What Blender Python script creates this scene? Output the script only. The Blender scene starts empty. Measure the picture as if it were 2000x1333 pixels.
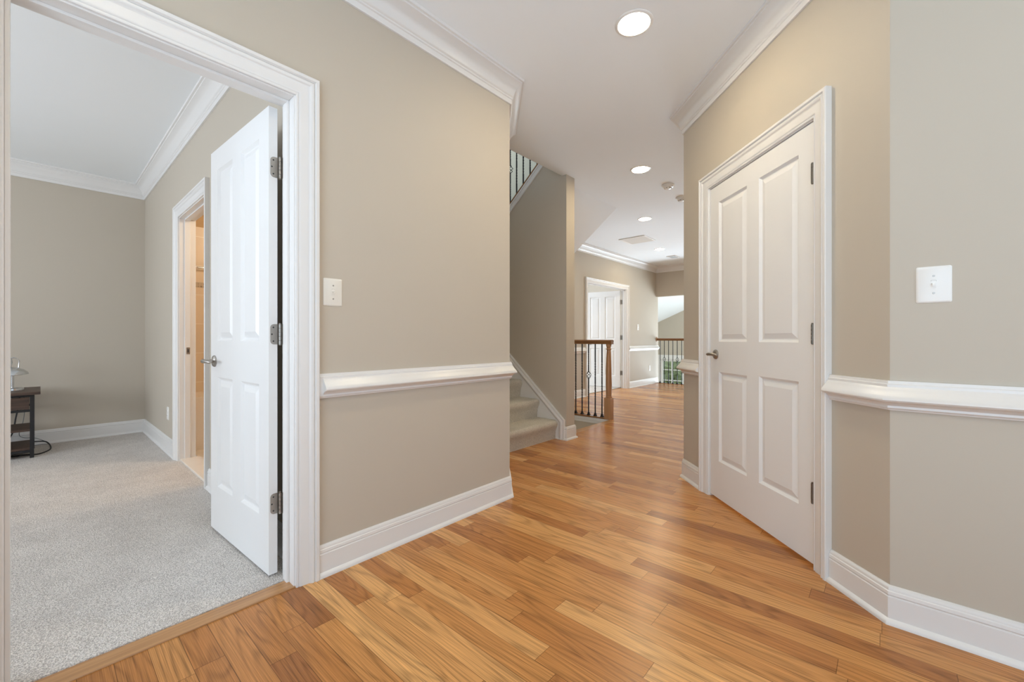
import bpy, bmesh, math, random
from mathutils import Vector, Matrix
random.seed(7)
SC = bpy.context.scene
COL = SC.collection
PI = math.pi
S2 = math.sqrt(0.5)

# ------------------------------------------------------------------ camera
CAM_H = 1.048
cd = bpy.data.cameras.new('camera')
cd.sensor_width = 36.0
cd.lens = 820.4 / 2000 * 36.0
cd.shift_y = -4.7 / 2000
cd.clip_start = 0.02
cam = bpy.data.objects.new('camera', cd)
COL.objects.link(cam)
cam.location = (0, 0, CAM_H)
cam.rotation_euler = (PI / 2, 0, 0.7269339 - PI / 2)
SC.camera = cam

# ------------------------------------------------------------------ world, exposure
w = bpy.data.worlds.new('sky')
SC.world = w
w.use_nodes = True
wn = w.node_tree
wn.nodes.clear()
wo = wn.nodes.new('ShaderNodeOutputWorld')
wb = wn.nodes.new('ShaderNodeBackground')
wb.inputs['Color'].default_value = (0.72, 0.84, 1.0, 1)
wb.inputs['Strength'].default_value = 1.6
wn.links.new(wb.outputs[0], wo.inputs[0])
SC.view_settings.view_transform = 'Standard'
SC.view_settings.look = 'None'
SC.view_settings.exposure = 0.12
SC.view_settings.gamma = 1.0
SC.view_settings.use_curve_mapping = False
SC.cycles.max_bounces = 10
SC.cycles.diffuse_bounces = 6
SC.cycles.sample_clamp_indirect = 6.0


# daylight area lamps; the ones noted as fill are added, no window known
def area_light(name, loc, target_dir, sx, sy, power, color, spread=180):
    l = bpy.data.lights.new(name, 'AREA')
    l.shape = 'RECTANGLE'
    l.size = sx
    l.size_y = sy
    l.energy = power
    l.color = color
    l.spread = math.radians(spread)
    o = bpy.data.objects.new(name, l)
    COL.objects.link(o)
    o.location = loc
    o.rotation_euler = Vector(target_dir).to_track_quat('-Z', 'Y').to_euler()
    return o


DAY = (0.80, 0.90, 1.0)
area_light('foyer_window_daylight', (-2.55, -1.3, 1.45), (1, 0.10, 0.20), 2.8, 2.0, 30, (0.56, 0.79, 1.0))
area_light('foyer_lower_fill', (-2.55, -1.2, -0.75), (1, 0.12, 0.75), 3.2, 2.0, 60, (0.70, 0.87, 1.0), 120)  # added fill from below, brightens ceiling and upper walls
area_light('foyer_back_fill', (0.2, -3.1, 1.5), (0.0, 1, 0.9), 2.4, 2.0, 10, (0.74, 0.88, 1.0))  # added fill behind the camera, tilted up to lift the ceiling
area_light('bedroom_window_daylight', (-3.3, 3.7, 1.45), (1, 0, 0.50), 2.4, 1.6, 80, (0.83, 0.905, 1.0))
area_light('family_room_daylight', (13.85, 1.2, 0.6), (-1, 0.15, 0.30), 3.4, 3.0, 235, (0.73, 0.89, 1.0))
area_light('family_room_lower_fill', (13.85, 3.1, -1.65), (-1, -0.10, 0.42), 2.4, 2.0, 165, (0.74, 0.88, 1.0), 74)  # added fill aimed up at the hall ceiling, no window there
area_light('family_room_side_fill', (11.9, -1.9, 1.2), (0, 1, 0.25), 3.0, 3.0, 200, (0.92, 0.97, 1.0))  # added fill for the family room's far wall and ceiling
area_light('guest_room_daylight', (6.9, 7.2, 1.5), (0.1, -1, -0.05), 2.4, 1.7, 90, (0.90, 0.95, 1.0))
area_light('upper_landing_daylight', (3.9, 5.15, 4.3), (0.25, -1, -0.1), 1.6, 1.2, 14, (0.96, 1.0, 0.94))


# ------------------------------------------------------------------ materials
def new_mat(name):
    m = bpy.data.materials.new(name)
    m.use_nodes = True
    nt = m.node_tree
    b = nt.nodes['Principled BSDF']
    return m, nt, b


def N(nt, kind, **kw):
    n = nt.nodes.new(kind)
    for k, v in kw.items():
        setattr(n, k, v)
    return n


def math_node(nt, op, a, b=None):
    n = nt.nodes.new('ShaderNodeMath')
    n.operation = op
    for i, v in enumerate((a, b)):
        if v is None:
            continue
        if isinstance(v, (int, float)):
            n.inputs[i].default_value = v
        else:
            nt.links.new(v, n.inputs[i])
    return n.outputs[0]


def simple(name, color, rough=0.5, metal=0.0, noise=0.0, nscale=40, bump=0.0, bscale=300):
    m, nt, b = new_mat(name)
    b.inputs['Base Color'].default_value = (*color, 1)
    b.inputs['Roughness'].default_value = rough
    b.inputs['Metallic'].default_value = metal
    geo = N(nt, 'ShaderNodeNewGeometry')
    if noise:
        t = N(nt, 'ShaderNodeTexNoise')
        t.inputs['Scale'].default_value = nscale
        t.inputs['Detail'].default_value = 3
        nt.links.new(geo.outputs['Position'], t.inputs['Vector'])
        mx = N(nt, 'ShaderNodeMix', data_type='RGBA')
        mx.inputs[6].default_value = (*[c * (1 - noise) for c in color], 1)
        mx.inputs[7].default_value = (*[min(1, c * (1 + noise)) for c in color], 1)
        nt.links.new(t.outputs['Fac'], mx.inputs[0])
        nt.links.new(mx.outputs[2], b.inputs['Base Color'])
    if bump:
        t = N(nt, 'ShaderNodeTexNoise')
        t.inputs['Scale'].default_value = bscale
        t.inputs['Detail'].default_value = 2
        nt.links.new(geo.outputs['Position'], t.inputs['Vector'])
        bp = N(nt, 'ShaderNodeBump')
        bp.inputs['Strength'].default_value = bump
        bp.inputs['Distance'].default_value = 0.002
        nt.links.new(t.outputs['Fac'], bp.inputs['Height'])
        nt.links.new(bp.outputs[0], b.inputs['Normal'])
    return m


def wood_floor(name, along='Y', width=0.083):
    m, nt, b = new_mat(name)
    L = nt.links
    geo = N(nt, 'ShaderNodeNewGeometry')
    sep = N(nt, 'ShaderNodeSeparateXYZ')
    L.new(geo.outputs['Position'], sep.inputs[0])
    X, Y = (sep.outputs[0], sep.outputs[1]) if along == 'Y' else (sep.outputs[1], sep.outputs[0])
    u = math_node(nt, 'DIVIDE', math_node(nt, 'ADD', X, -0.158 + 0.083 * 40), width)
    iu = math_node(nt, 'FLOOR', u)
    fu = math_node(nt, 'FRACT', u)
    wa = N(nt, 'ShaderNodeTexWhiteNoise', noise_dimensions='1D')
    L.new(iu, wa.inputs['W'])
    wb2 = N(nt, 'ShaderNodeTexWhiteNoise', noise_dimensions='1D')
    L.new(math_node(nt, 'ADD', iu, 0.37), wb2.inputs['W'])
    plen = math_node(nt, 'ADD', math_node(nt, 'MULTIPLY', wb2.outputs['Value'], 0.7), 0.55)
    v = math_node(nt, 'ADD', math_node(nt, 'DIVIDE', Y, plen), math_node(nt, 'MULTIPLY', wa.outputs['Value'], 17.0))
    iv = math_node(nt, 'FLOOR', v)
    fv = math_node(nt, 'FRACT', v)
    cmb = N(nt, 'ShaderNodeCombineXYZ')
    L.new(iu, cmb.inputs[0])
    L.new(iv, cmb.inputs[1])
    wt = N(nt, 'ShaderNodeTexWhiteNoise', noise_dimensions='2D')
    L.new(cmb.outputs[0], wt.inputs['Vector'])
    tone = wt.outputs['Value']
    ramp = N(nt, 'ShaderNodeValToRGB')
    e = ramp.color_ramp.elements
    e[0].position = 0.0
    e[0].color = (0.335, 0.135, 0.044, 1)
    e[1].position = 1.0
    e[1].color = (0.70, 0.38, 0.145, 1)
    for p, c in ((0.12, (0.44, 0.182, 0.055, 1)), (0.45, (0.525, 0.232, 0.071, 1)), (0.78, (0.59, 0.283, 0.094, 1))):
        k = e.new(p)
        k.color = c
    L.new(tone, ramp.inputs[0])
    # grain
    seed = math_node(nt, 'MULTIPLY', tone, 60.0)
    gc = N(nt, 'ShaderNodeCombineXYZ')
    L.new(math_node(nt, 'MULTIPLY', X, 400.0), gc.inputs[0])
    L.new(math_node(nt, 'MULTIPLY', Y, 5.0), gc.inputs[1])
    L.new(seed, gc.inputs[2])
    g1 = N(nt, 'ShaderNodeTexNoise')
    g1.inputs['Scale'].default_value = 1.0
    g1.inputs['Detail'].default_value = 4
    L.new(gc.outputs[0], g1.inputs['Vector'])
    rc = N(nt, 'ShaderNodeCombineXYZ')
    L.new(math_node(nt, 'MULTIPLY', X, 7.5), rc.inputs[0])
    L.new(math_node(nt, 'MULTIPLY', Y, 0.8), rc.inputs[1])
    L.new(seed, rc.inputs[2])
    g2 = N(nt, 'ShaderNodeTexNoise')
    g2.inputs['Scale'].default_value = 1.0
    g2.inputs['Detail'].default_value = 1.5
    L.new(rc.outputs[0], g2.inputs['Vector'])
    rings = math_node(nt, 'ADD', math_node(nt, 'MULTIPLY', math_node(nt, 'SINE', math_node(nt, 'MULTIPLY', g2.outputs['Fac'], 105.0)), 0.5), 0.5)
    rings = math_node(nt, 'POWER', rings, 3.0)
    dark = math_node(nt, 'ADD', math_node(nt, 'MULTIPLY', rings, 0.24), math_node(nt, 'MULTIPLY', math_node(nt, 'SUBTRACT', 0.55, g1.outputs['Fac']), 1.3))
    dark = math_node(nt, 'SUBTRACT', 1.04, dark)
    # seams
    eu = math_node(nt, 'MINIMUM', fu, math_node(nt, 'SUBTRACT', 1.0, fu))
    ev = math_node(nt, 'MULTIPLY', math_node(nt, 'MINIMUM', fv, math_node(nt, 'SUBTRACT', 1.0, fv)), plen)
    eu = math_node(nt, 'MULTIPLY', eu, width)
    ed = math_node(nt, 'MINIMUM', eu, ev)
    seam = N(nt, 'ShaderNodeMapRange')
    seam.inputs['From Min'].default_value = 0.0003
    seam.inputs['From Max'].default_value = 0.0013
    seam.inputs['To Min'].default_value = 0.35
    seam.inputs['To Max'].default_value = 1.0
    L.new(ed, seam.inputs['Value'])
    fac = math_node(nt, 'MULTIPLY', dark, seam.outputs[0])
    hsv = N(nt, 'ShaderNodeHueSaturation')
    L.new(ramp.outputs[0], hsv.inputs['Color'])
    L.new(fac, hsv.inputs['Value'])
    L.new(hsv.outputs[0], b.inputs['Base Color'])
    b.inputs['Roughness'].default_value = 0.25
    b.inputs['IOR'].default_value = 1.36
    bp = N(nt, 'ShaderNodeBump')
    bp.inputs['Strength'].default_value = 0.25
    bp.inputs['Distance'].default_value = 0.0006
    L.new(fac, bp.inputs['Height'])
    L.new(bp.outputs[0], b.inputs['Normal'])
    return m


def wood_plain(name, c1, c2, axis='Z', rough=0.35, scale=60):
    m, nt, b = new_mat(name)
    L = nt.links
    tc = N(nt, 'ShaderNodeTexCoord')
    mp = N(nt, 'ShaderNodeMapping')
    s = {'X': (2.5, scale, scale), 'Y': (scale, 2.5, scale), 'Z': (scale, scale, 2.5)}[axis]
    mp.inputs['Scale'].default_value = s
    L.new(tc.outputs['Object'], mp.inputs[0])
    t = N(nt, 'ShaderNodeTexNoise')
    t.inputs['Scale'].default_value = 1
    t.inputs['Detail'].default_value = 4
    L.new(mp.outputs[0], t.inputs['Vector'])
    mx = N(nt, 'ShaderNodeMix', data_type='RGBA')
    mx.inputs[6].default_value = (*c1, 1)
    mx.inputs[7].default_value = (*c2, 1)
    mr = N(nt, 'ShaderNodeMapRange')
    mr.inputs['From Min'].default_value = 0.3
    mr.inputs['From Max'].default_value = 0.7
    L.new(t.outputs['Fac'], mr.inputs['Value'])
    L.new(mr.outputs[0], mx.inputs[0])
    L.new(mx.outputs[2], b.inputs['Base Color'])
    b.inputs['Roughness'].default_value = rough
    return m


def carpet(name, c1, c2, scale=230):
    m, nt, b = new_mat(name)
    L = nt.links
    geo = N(nt, 'ShaderNodeNewGeometry')
    v = N(nt, 'ShaderNodeTexVoronoi')
    v.inputs['Scale'].default_value = scale
    n = N(nt, 'ShaderNodeTexNoise')
    n.inputs['Scale'].default_value = scale * 0.75
    n.inputs['Detail'].default_value = 3
    big = N(nt, 'ShaderNodeTexNoise')
    big.inputs['Scale'].default_value = 5
    big.inputs['Detail'].default_value = 2
    for t in (v, n, big):
        L.new(geo.outputs['Position'], t.inputs['Vector'])
    h = math_node(nt, 'ADD', math_node(nt, 'MULTIPLY', v.outputs['Distance'], -0.7), n.outputs['Fac'])
    mr = N(nt, 'ShaderNodeMapRange')
    mr.inputs['From Min'].default_value = -0.05
    mr.inputs['From Max'].default_value = 0.42
    L.new(math_node(nt, 'ADD', h, math_node(nt, 'MULTIPLY', math_node(nt, 'SUBTRACT', big.outputs['Fac'], 0.5), 0.25)), mr.inputs['Value'])
    mx = N(nt, 'ShaderNodeMix', data_type='RGBA')
    mx.inputs[6].default_value = (*c1, 1)
    mx.inputs[7].default_value = (*c2, 1)
    L.new(mr.outputs[0], mx.inputs[0])
    L.new(mx.outputs[2], b.inputs['Base Color'])
    b.inputs['Roughness'].default_value = 0.95
    b.inputs['Specular IOR Level'].default_value = 0.1
    bp = N(nt, 'ShaderNodeBump')
    bp.inputs['Strength'].default_value = 0.8
    bp.inputs['Distance'].default_value = 0.006
    L.new(h, bp.inputs['Height'])
    L.new(bp.outputs[0], b.inputs['Normal'])
    return m


def tile(name, c1, c2, grout, w, h, axes):
    m, nt, b = new_mat(name)
    L = nt.links
    geo = N(nt, 'ShaderNodeNewGeometry')
    sep = N(nt, 'ShaderNodeSeparateXYZ')
    L.new(geo.outputs['Position'], sep.inputs[0])
    cb = N(nt, 'ShaderNodeCombineXYZ')
    L.new(sep.outputs[axes[0]], cb.inputs[0])
    L.new(sep.outputs[axes[1]], cb.inputs[1])
    br = N(nt, 'ShaderNodeTexBrick')
    br.offset = 0.0
    br.inputs['Scale'].default_value = 1.0
    br.inputs['Brick Width'].default_value = w
    br.inputs['Row Height'].default_value = h
    br.inputs['Mortar Size'].default_value = 0.004
    br.inputs['Color1'].default_value = (*c1, 1)
    br.inputs['Color2'].default_value = (*c2, 1)
    br.inputs['Mortar'].default_value = (*grout, 1)
    L.new(cb.outputs[0], br.inputs['Vector'])
    L.new(br.outputs['Color'], b.inputs['Base Color'])
    b.inputs['Roughness'].default_value = 0.3
    return m


def emis(name, color, strength):
    m, nt, b = new_mat(name)
    b.inputs['Base Color'].default_value = (0.9, 0.9, 0.9, 1)
    b.inputs['Emission Color'].default_value = (*color, 1)
    b.inputs['Emission Strength'].default_value = strength
    return m


M_WALL = simple('greige_wall_paint', (0.535, 0.480, 0.400), 0.6, noise=0.012, nscale=3, bump=0.05, bscale=500)
M_CEIL = simple('flat_white_ceiling_paint', (0.885, 0.92, 0.945), 0.9, noise=0.008, nscale=3)
M_TRIM = simple('white_trim_paint', (0.78, 0.77, 0.755), 0.32, noise=0.008, nscale=5)
M_DOOR = simple('white_door_paint', (0.80, 0.795, 0.785), 0.36, noise=0.01, nscale=8, bump=0.04, bscale=120)
M_FLOOR = wood_floor('oak_strip_floor')
M_THRESH = wood_plain('oak_threshold', (0.36, 0.18, 0.075), (0.54, 0.30, 0.135), 'X', 0.3, 80)
M_CARPET = carpet('grey_bedroom_carpet', (0.47, 0.435, 0.405), (0.90, 0.85, 0.80))
M_STAIRC = carpet('taupe_stair_carpet', (0.53, 0.49, 0.415), (0.84, 0.79, 0.69), 260)
M_OAKV = wood_plain('stained_oak_upright', (0.35, 0.18, 0.085), (0.46, 0.26, 0.13), 'Z', 0.28)
M_OAKY = wood_plain('stained_oak_rail', (0.19, 0.085, 0.032), (0.28, 0.135, 0.052), 'Y', 0.25)
M_IRON = simple('black_wrought_iron', (0.018, 0.018, 0.020), 0.45, 0.6)
M_NICKEL = simple('satin_nickel', (0.40, 0.37, 0.335), 0.36, 1.0, noise=0.05, nscale=60)
M_NICKEL_H2 = simple('dark_nickel', (0.20, 0.18, 0.155), 0.38, 1.0, noise=0.08, nscale=60)  # darker nickel for the closet door hinges
M_NICKEL_D = simple('dark_screw_slot', (0.05, 0.05, 0.05), 0.5, 0.5)
M_PLATE = simple('white_switch_plastic', (0.84, 0.83, 0.80), 0.3)
M_PLATE_I = simple('ivory_switch_plastic', (0.80, 0.77, 0.70), 0.3)
M_DARK = simple('dark_slot', (0.06, 0.06, 0.06), 0.7)
M_LAMP = emis('frosted_lamp_lens', (1.0, 0.83, 0.56), 155.0)
M_TABLEW = wood_plain('rustic_walnut_board', (0.035, 0.020, 0.014), (0.11, 0.065, 0.045), 'X', 0.5, 50)
M_BLACK = simple('black_powder_coat', (0.015, 0.015, 0.017), 0.5, 0.2)
M_CHROME = simple('brushed_chrome', (0.62, 0.64, 0.66), 0.22, 1.0)
M_CORD = simple('black_cord_rubber', (0.012, 0.012, 0.014), 0.5)
M_GCORD = simple('grey_cord_rubber', (0.16, 0.17, 0.18), 0.5)
M_TILE = tile('beige_bath_tile', (0.70, 0.58, 0.44), (0.74, 0.62, 0.48), (0.80, 0.72, 0.62), 0.30, 0.30, (0, 2))
M_ACCENT = tile('mosaic_accent_band', (0.22, 0.17, 0.12), (0.42, 0.34, 0.25), (0.5, 0.42, 0.32), 0.025, 0.025, (0, 2))
M_BATHP = simple('tan_bath_paint', (0.50, 0.34, 0.18), 0.6)
M_MARBLE = simple('cream_marble', (0.80, 0.74, 0.66), 0.25, noise=0.05, nscale=9)
M_LEAF = simple('garden_foliage', (0.20, 0.225, 0.105), 0.8, noise=0.75, nscale=9)
M_LAWN = simple('lawn', (0.12, 0.22, 0.06), 0.8, noise=0.3, nscale=4)


def glass_mat():
    m, nt, b = new_mat('window_glass')
    b.inputs['Base Color'].default_value = (1, 1, 1, 1)
    b.inputs['Roughness'].default_value = 0.0
    b.inputs['IOR'].default_value = 1.03
    b.inputs['Transmission Weight'].default_value = 1.0
    return m


M_GLASS = glass_mat()


# ------------------------------------------------------------------ mesh helpers
class MB:
    def __init__(self, mtx=None):
        self.bm = bmesh.new()
        self.m = mtx or Matrix.Identity(4)
        self.smooth = False

    def v(self, p):
        return self.bm.verts.new(self.m @ Vector(p))

    def face(self, vs):
        try:
            return self.bm.faces.new(vs)
        except ValueError:
            return None

    def box(self, x0, x1, y0, y1, z0, z1):
        c = [self.v((x, y, z)) for z in (z0, z1) for (x, y) in ((x0, y0), (x1, y0), (x1, y1), (x0, y1))]
        for f in ((0, 3, 2, 1), (4, 5, 6, 7), (0, 1, 5, 4), (1, 2, 6, 5), (2, 3, 7, 6), (3, 0, 4, 7)):
            self.face([c[i] for i in f])
        return self

    def prism(self, poly, z0, z1):
        lo = [self.v((x, y, z0)) for x, y in poly]
        hi = [self.v((x, y, z1)) for x, y in poly]
        n = len(poly)
        self.face(lo[::-1])
        self.face(hi)
        for i in range(n):
            self.face([lo[i], lo[(i + 1) % n], hi[(i + 1) % n], hi[i]])
        return self

    def extrude_yz(self, poly, x0, x1):
        a = [self.v((x0, y, z)) for y, z in poly]
        b = [self.v((x1, y, z)) for y, z in poly]
        n = len(poly)
        self.face(a[::-1])
        self.face(b)
        for i in range(n):
            self.face([a[i], a[(i + 1) % n], b[(i + 1) % n], b[i]])
        return self

    def rings(self, rings, cap=True):
        vs = [[self.v(p) for p in r] for r in rings]
        n = len(vs[0])
        for a, b in zip(vs, vs[1:]):
            for i in range(n):
                self.face([a[i], a[(i + 1) % n], b[(i + 1) % n], b[i]])
        if cap:
            self.face(vs[0][::-1])
            self.face(vs[-1])
        return self

    def lathe(self, prof, origin=(0, 0, 0), axis=(0, 0, 1), seg=24, cap=True):
        ax = Vector(axis).normalized()
        q = Vector((0, 0, 1)).rotation_difference(ax)
        o = Vector(origin)
        rs = []
        for r, z in prof:
            rs.append([o + q @ Vector((r * math.cos(2 * PI * k / seg), r * math.sin(2 * PI * k / seg), z)) for k in range(seg)])
        return self.rings(rs, cap)

    def tube(self, pts, r, seg=8):
        pts = [Vector(p) for p in pts]
        rs = []
        up = Vector((0, 0, 1))
        for i, p in enumerate(pts):
            t = (pts[min(i + 1, len(pts) - 1)] - pts[max(i - 1, 0)]).normalized()
            ref = up if abs(t.dot(up)) < 0.9 else Vector((1, 0, 0))
            a = t.cross(ref).normalized()
            b = t.cross(a).normalized()
            rr = r[i] if isinstance(r, (list, tuple)) else r
            rs.append([p + (a * math.cos(2 * PI * k / seg) + b * math.sin(2 * PI * k / seg)) * rr for k in range(seg)])
        return self.rings(rs)

    def sweep(self, pts, prof, closed=False):
        """pts: (x,y) path on the wall face; prof: (out,z); out grows to the LEFT of the path direction."""
        pts = [Vector(p) for p in pts]
        n = len(pts)
        cols = []
        for i, p in enumerate(pts):
            d1 = (pts[i] - pts[i - 1]).normalized() if i > 0 else None
            d2 = (pts[i + 1] - pts[i]).normalized() if i < n - 1 else None
            if d1 is None:
                d1 = d2
            if d2 is None:
                d2 = d1
            n1 = Vector((-d1.y, d1.x))
            n2 = Vector((-d2.y, d2.x))
            mt = (n1 + n2)
            mt = mt / max(1e-6, mt.dot(n1))
            cols.append([(p.x + mt.x * o, p.y + mt.y * o, z) for o, z in prof])
        return self.rings(cols)

    def build(self, name, mat, parent=None, smooth=False, bevel=0.0):
        bm = self.bm
        bmesh.ops.recalc_face_normals(bm, faces=bm.faces[:])
        me = bpy.data.meshes.new(name)
        bm.to_mesh(me)
        bm.free()
        if mat:
            me.materials.append(mat)
        o = bpy.data.objects.new(name, me)
        COL.objects.link(o)
        if parent:
            o.parent = parent
        if smooth:
            for p in me.polygons:
                p.use_smooth = True
            try:
                me.set_sharp_from_angle(angle=math.radians(38))
            except Exception:
                pass
        if bevel:
            b = o.modifiers.new('edge', 'BEVEL')
            b.width = bevel
            b.segments = 2
            b.limit_method = 'ANGLE'
            b.angle_limit = math.radians(40)
        return o


def struct(o, label=None, cat=None):
    o['kind'] = 'structure'
    if label:
        o['label'] = label
    if cat:
        o['category'] = cat
    return o


def tag(o, label, cat, group=None):
    o['label'] = label
    o['category'] = cat
    if group:
        o['group'] = group
    return o


def empty(name, loc=(0, 0, 0), rotz=0.0):
    o = bpy.data.objects.new(name, None)
    COL.objects.link(o)
    o.location = loc
    o.rotation_euler = (0, 0, rotz)
    o.empty_display_size = 0.1
    return o


def copy_tree(o, parent=None):
    c = o.copy()
    COL.objects.link(c)
    if parent:
        c.parent = parent
    for ch in [k for k in bpy.data.objects if k.parent is o]:
        copy_tree(ch, c)
    return c


# ------------------------------------------------------------------ key dimensions
C = 2.743                      # ceiling
YL = 1.86                      # hall face of the wall with the bedroom door
DX0, DX1, DZ = -0.0685, 0.71, 2.068     # bedroom door opening
CN = (2.068, 1.86)             # where that wall turns by 45 degrees
CT = (2.76, 2.552)             # where the angled piece reaches the stair
XB = 0.785                     # bedroom face of the bathroom wall
YB = 6.2                       # bedroom back wall
XR = 2.088                     # right wall
P0 = (2.088, -0.012)           # inside corner of right wall and angled closet wall
P1 = (3.242, 1.142)            # far outside corner of the closet wall
XS0, XS1 = 3.61, 3.76          # wall between the two flights
YS = 2.46                      # its end face
XG = 4.915                     # guard rail line
YF = 4.06                      # far hall wall
XH = 9.69                      # header over the overlook
YO = 2.515                     # edge of the stair opening in the ceiling


def pt45(s, out=0.0):
    return (P0[0] + S2 * s - S2 * out, P0[1] + S2 * s + S2 * out)


# ------------------------------------------------------------------ floors
f = MB()
f.box(-1.2, 9.72, -3.2, 1.857, -0.06, 0)
f.box(0.71, 9.72, 1.857, 2.65, -0.06, 0)
f.box(-0.075, 0.71, 1.857, 1.935, -0.06, -0.004)
f.box(4.90, 9.72, 2.65, 4.20, -0.06, 0)
struct(f.build('floor', M_FLOOR))
struct(MB().box(-3.4, XB + 0.02, 1.933, 6.3, -0.06, 0.010).build('floor_bedroom', M_CARPET))
struct(MB().box(DX0 - 0.01, DX1 + 0.01, 1.857, 1.934, -0.004, 0.006).build('trim_threshold', M_THRESH, bevel=0.003))
struct(MB().box(0.92, 2.5, 2.75, 6.0, -0.06, 0.012).build('floor_bathroom', M_MARBLE))
struct(MB().box(4.95, 9.7, 4.2, 7.4, -0.06, 0.012).build('floor_guest_room', M_CARPET))
# landing nosing along the basement stair opening
nz = MB()
nz.extrude_yz([(2.56, 0.0005), (2.648, 0.0005), (2.668, -0.004), (2.675, -0.014), (2.668, -0.024), (2.56, -0.024)], 3.77, 4.875)
struct(nz.build('trim_nosing', M_THRESH, smooth=True))

# ------------------------------------------------------------------ walls
wl = MB()
wl.box(-2.6, DX0 - 0.02, YL, 1.985, 0, C)
wl.box(DX0 - 0.02, DX1 + 0.02, YL, 1.985, DZ + 0.02, C)
wl.prism([(DX1 + 0.02, YL), CN, CT, (2.76, 5.4), (2.62, 5.4), (2.62, 2.61), (2.0, 1.985), (DX1 + 0.02, 1.985)], 0, C)
struct(wl.build('wall_left', M_WALL))
wr = MB()
wr.prism([(XR, -3.2), P0, (XR + 0.085, -0.097), (XR + 0.12, -0.12), (XR + 0.12, -3.2)], 0, C)
struct(wr.build('wall_right', M_WALL))
OS0, OS1 = 0.341, 1.278
wa = MB()
wa.prism([pt45(0.0), pt45(OS0), pt45(OS0, -0.12), pt45(0.0, -0.12)], 0, C)
wa.prism([pt45(OS1), P1, pt45(1.632, -0.12), pt45(OS1, -0.12)], 0, C)
wa.prism([pt45(OS0), pt45(OS1), pt45(OS1, -0.12), pt45(OS0, -0.12)], DZ, C)
struct(wa.build('wall_closet', M_WALL))
struct(MB().prism([P1, (9.81, 1.142), (9.81, 1.022), (3.28, 1.022)], 0, C).build('wall_hall', M_WALL))
struct(MB().box(3.9, 4.0, -0.9, 1.02, 0, C).box(XR + 0.12, 4.0, -1.0, -0.9, 0, C).build('wall_closet_back', M_WALL))
# foyer behind the camera
wf = MB()
wf.box(-2.72, -2.6, -3.2, -2.85, -2.9, C).box(-2.72, -2.6, 0.45, 1.985, -2.9, C)
wf.box(-2.72, -2.6, -2.85, 0.45, -2.9, -1.8).box(-2.72, -2.6, -2.85, 0.45, 0.3, 0.42).box(-2.72, -2.6, -2.85, 0.45, 2.5, C)
struct(wf.build('wall_foyer', M_WALL))
struct(MB().box(-2.6, -1.05, 1.86, 1.985, -2.9, -0.07).box(-2.6, -1.05, -3.3, -3.2, -2.9, -0.07).box(-1.2, -1.1, -3.2, 1.86, -2.9, -0.07).build('wall_added_lower', M_WALL))  # added lower storey, left open so the fill lamp shines up
struct(MB().box(-2.72, -1.1, -3.3, 1.985, -3.0, -2.9).build('floor_added_lower', M_MARBLE))  # floor of the added lower storey, unseen
wf = MB()
wf.box(-2.72, -1.05, -3.3, -3.2, 0, C).box(1.45, XR + 0.12, -3.3, -3.2, 0, C).box(-1.05, 1.45, -3.3, -3.2, 0, 0.4).box(-1.05, 1.45, -3.3, -3.2, 2.55, C)
struct(wf.build('wall_foyer_back', M_WALL))
# bedroom
BY0, BY1, BZ = 3.61, 4.47, 2.07
wb_ = MB()
wb_.box(XB, 0.90, 1.985, BY0 - 0.02, 0, C).box(XB, 0.90, BY1 + 0.02, YB, 0, C).box(XB, 0.90, BY0 - 0.02, BY1 + 0.02, BZ + 0.02, C)
struct(wb_.build('wall_bedroom_right', M_WALL))
struct(MB().box(-3.4, 0.90, YB, 6.3, 0, C).build('wall_bedroom_back', M_WALL))
wb_ = MB()
wb_.box(-3.5, -3.4, 1.985, 2.5, 0, C).box(-3.5, -3.4, 4.9, 6.3, 0, C).box(-3.5, -3.4, 2.5, 4.9, 0, 0.6).box(-3.5, -3.4, 2.5, 4.9, 2.3, C)
struct(wb_.build('wall_bedroom_left', M_WALL))
struct(MB().box(-3.5, -2.6, 1.86, 1.985, 0, C).build('wall_bedroom_front', M_WALL))
# bathroom
struct(MB().box(0.90, 2.5, 5.3, 5.4, 0.0, 1.575).box(0.90, 2.5, 5.3, 5.4, 1.63, 2.2).build('wall_bathroom_tile', M_TILE))
struct(MB().box(0.90, 2.5, 5.299, 5.4, 1.575, 1.63).build('trim_tile_band', M_ACCENT))
struct(MB().box(0.90, 2.5, 5.3, 5.4, 2.2, C).build('wall_bathroom_back', M_BATHP))
struct(MB().box(2.5, 2.6, 2.7, 5.4, 0, C).box(0.90, 2.6, 2.62, 2.7, 0, C).build('wall_bathroom', M_BATHP))
# stair walls: sloped wall between the flights
SL = 0.85


def str_z(y):                   # underside line of the upper flight's stringer
    return 2.90 - SL * (y - 2.767)


ws = MB()
ws.extrude_yz([(YS, 0), (4.25, 0), (4.25, str_z(4.25) + 0.02), (2.66, str_z(2.66) + 0.02), (2.60, C + 0.3), (YS, C + 0.3)], XS0, XS1)
struct(ws.build('wall_stair', M_WALL))
struct(MB().box(2.62, 5.05, 5.4, 5.5, -2.9, 5.4).build('wall_stair_back', M_WALL))
struct(MB().box(2.62, 2.76, YO, 5.4, C, 5.4).build('wall_stair_upper_left', M_WALL))
M_UPW = simple('pale_green_grey_paint', (0.62, 0.635, 0.58), 0.6)
struct(MB().box(4.97, 5.07, 2.0, 5.4, C + 0.3, 5.4).box(4.97, 5.07, YF + 0.12, 5.4, 0, C + 0.3).box(4.97, 5.07, 2.62, YF, C + 0.12, C + 0.3).build('wall_stair_upper_right', M_UPW))
struct(MB().box(2.62, 5.07, 0.4, 0.5, C + 0.3, 5.4).build('wall_upper_hall', M_UPW))
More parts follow.
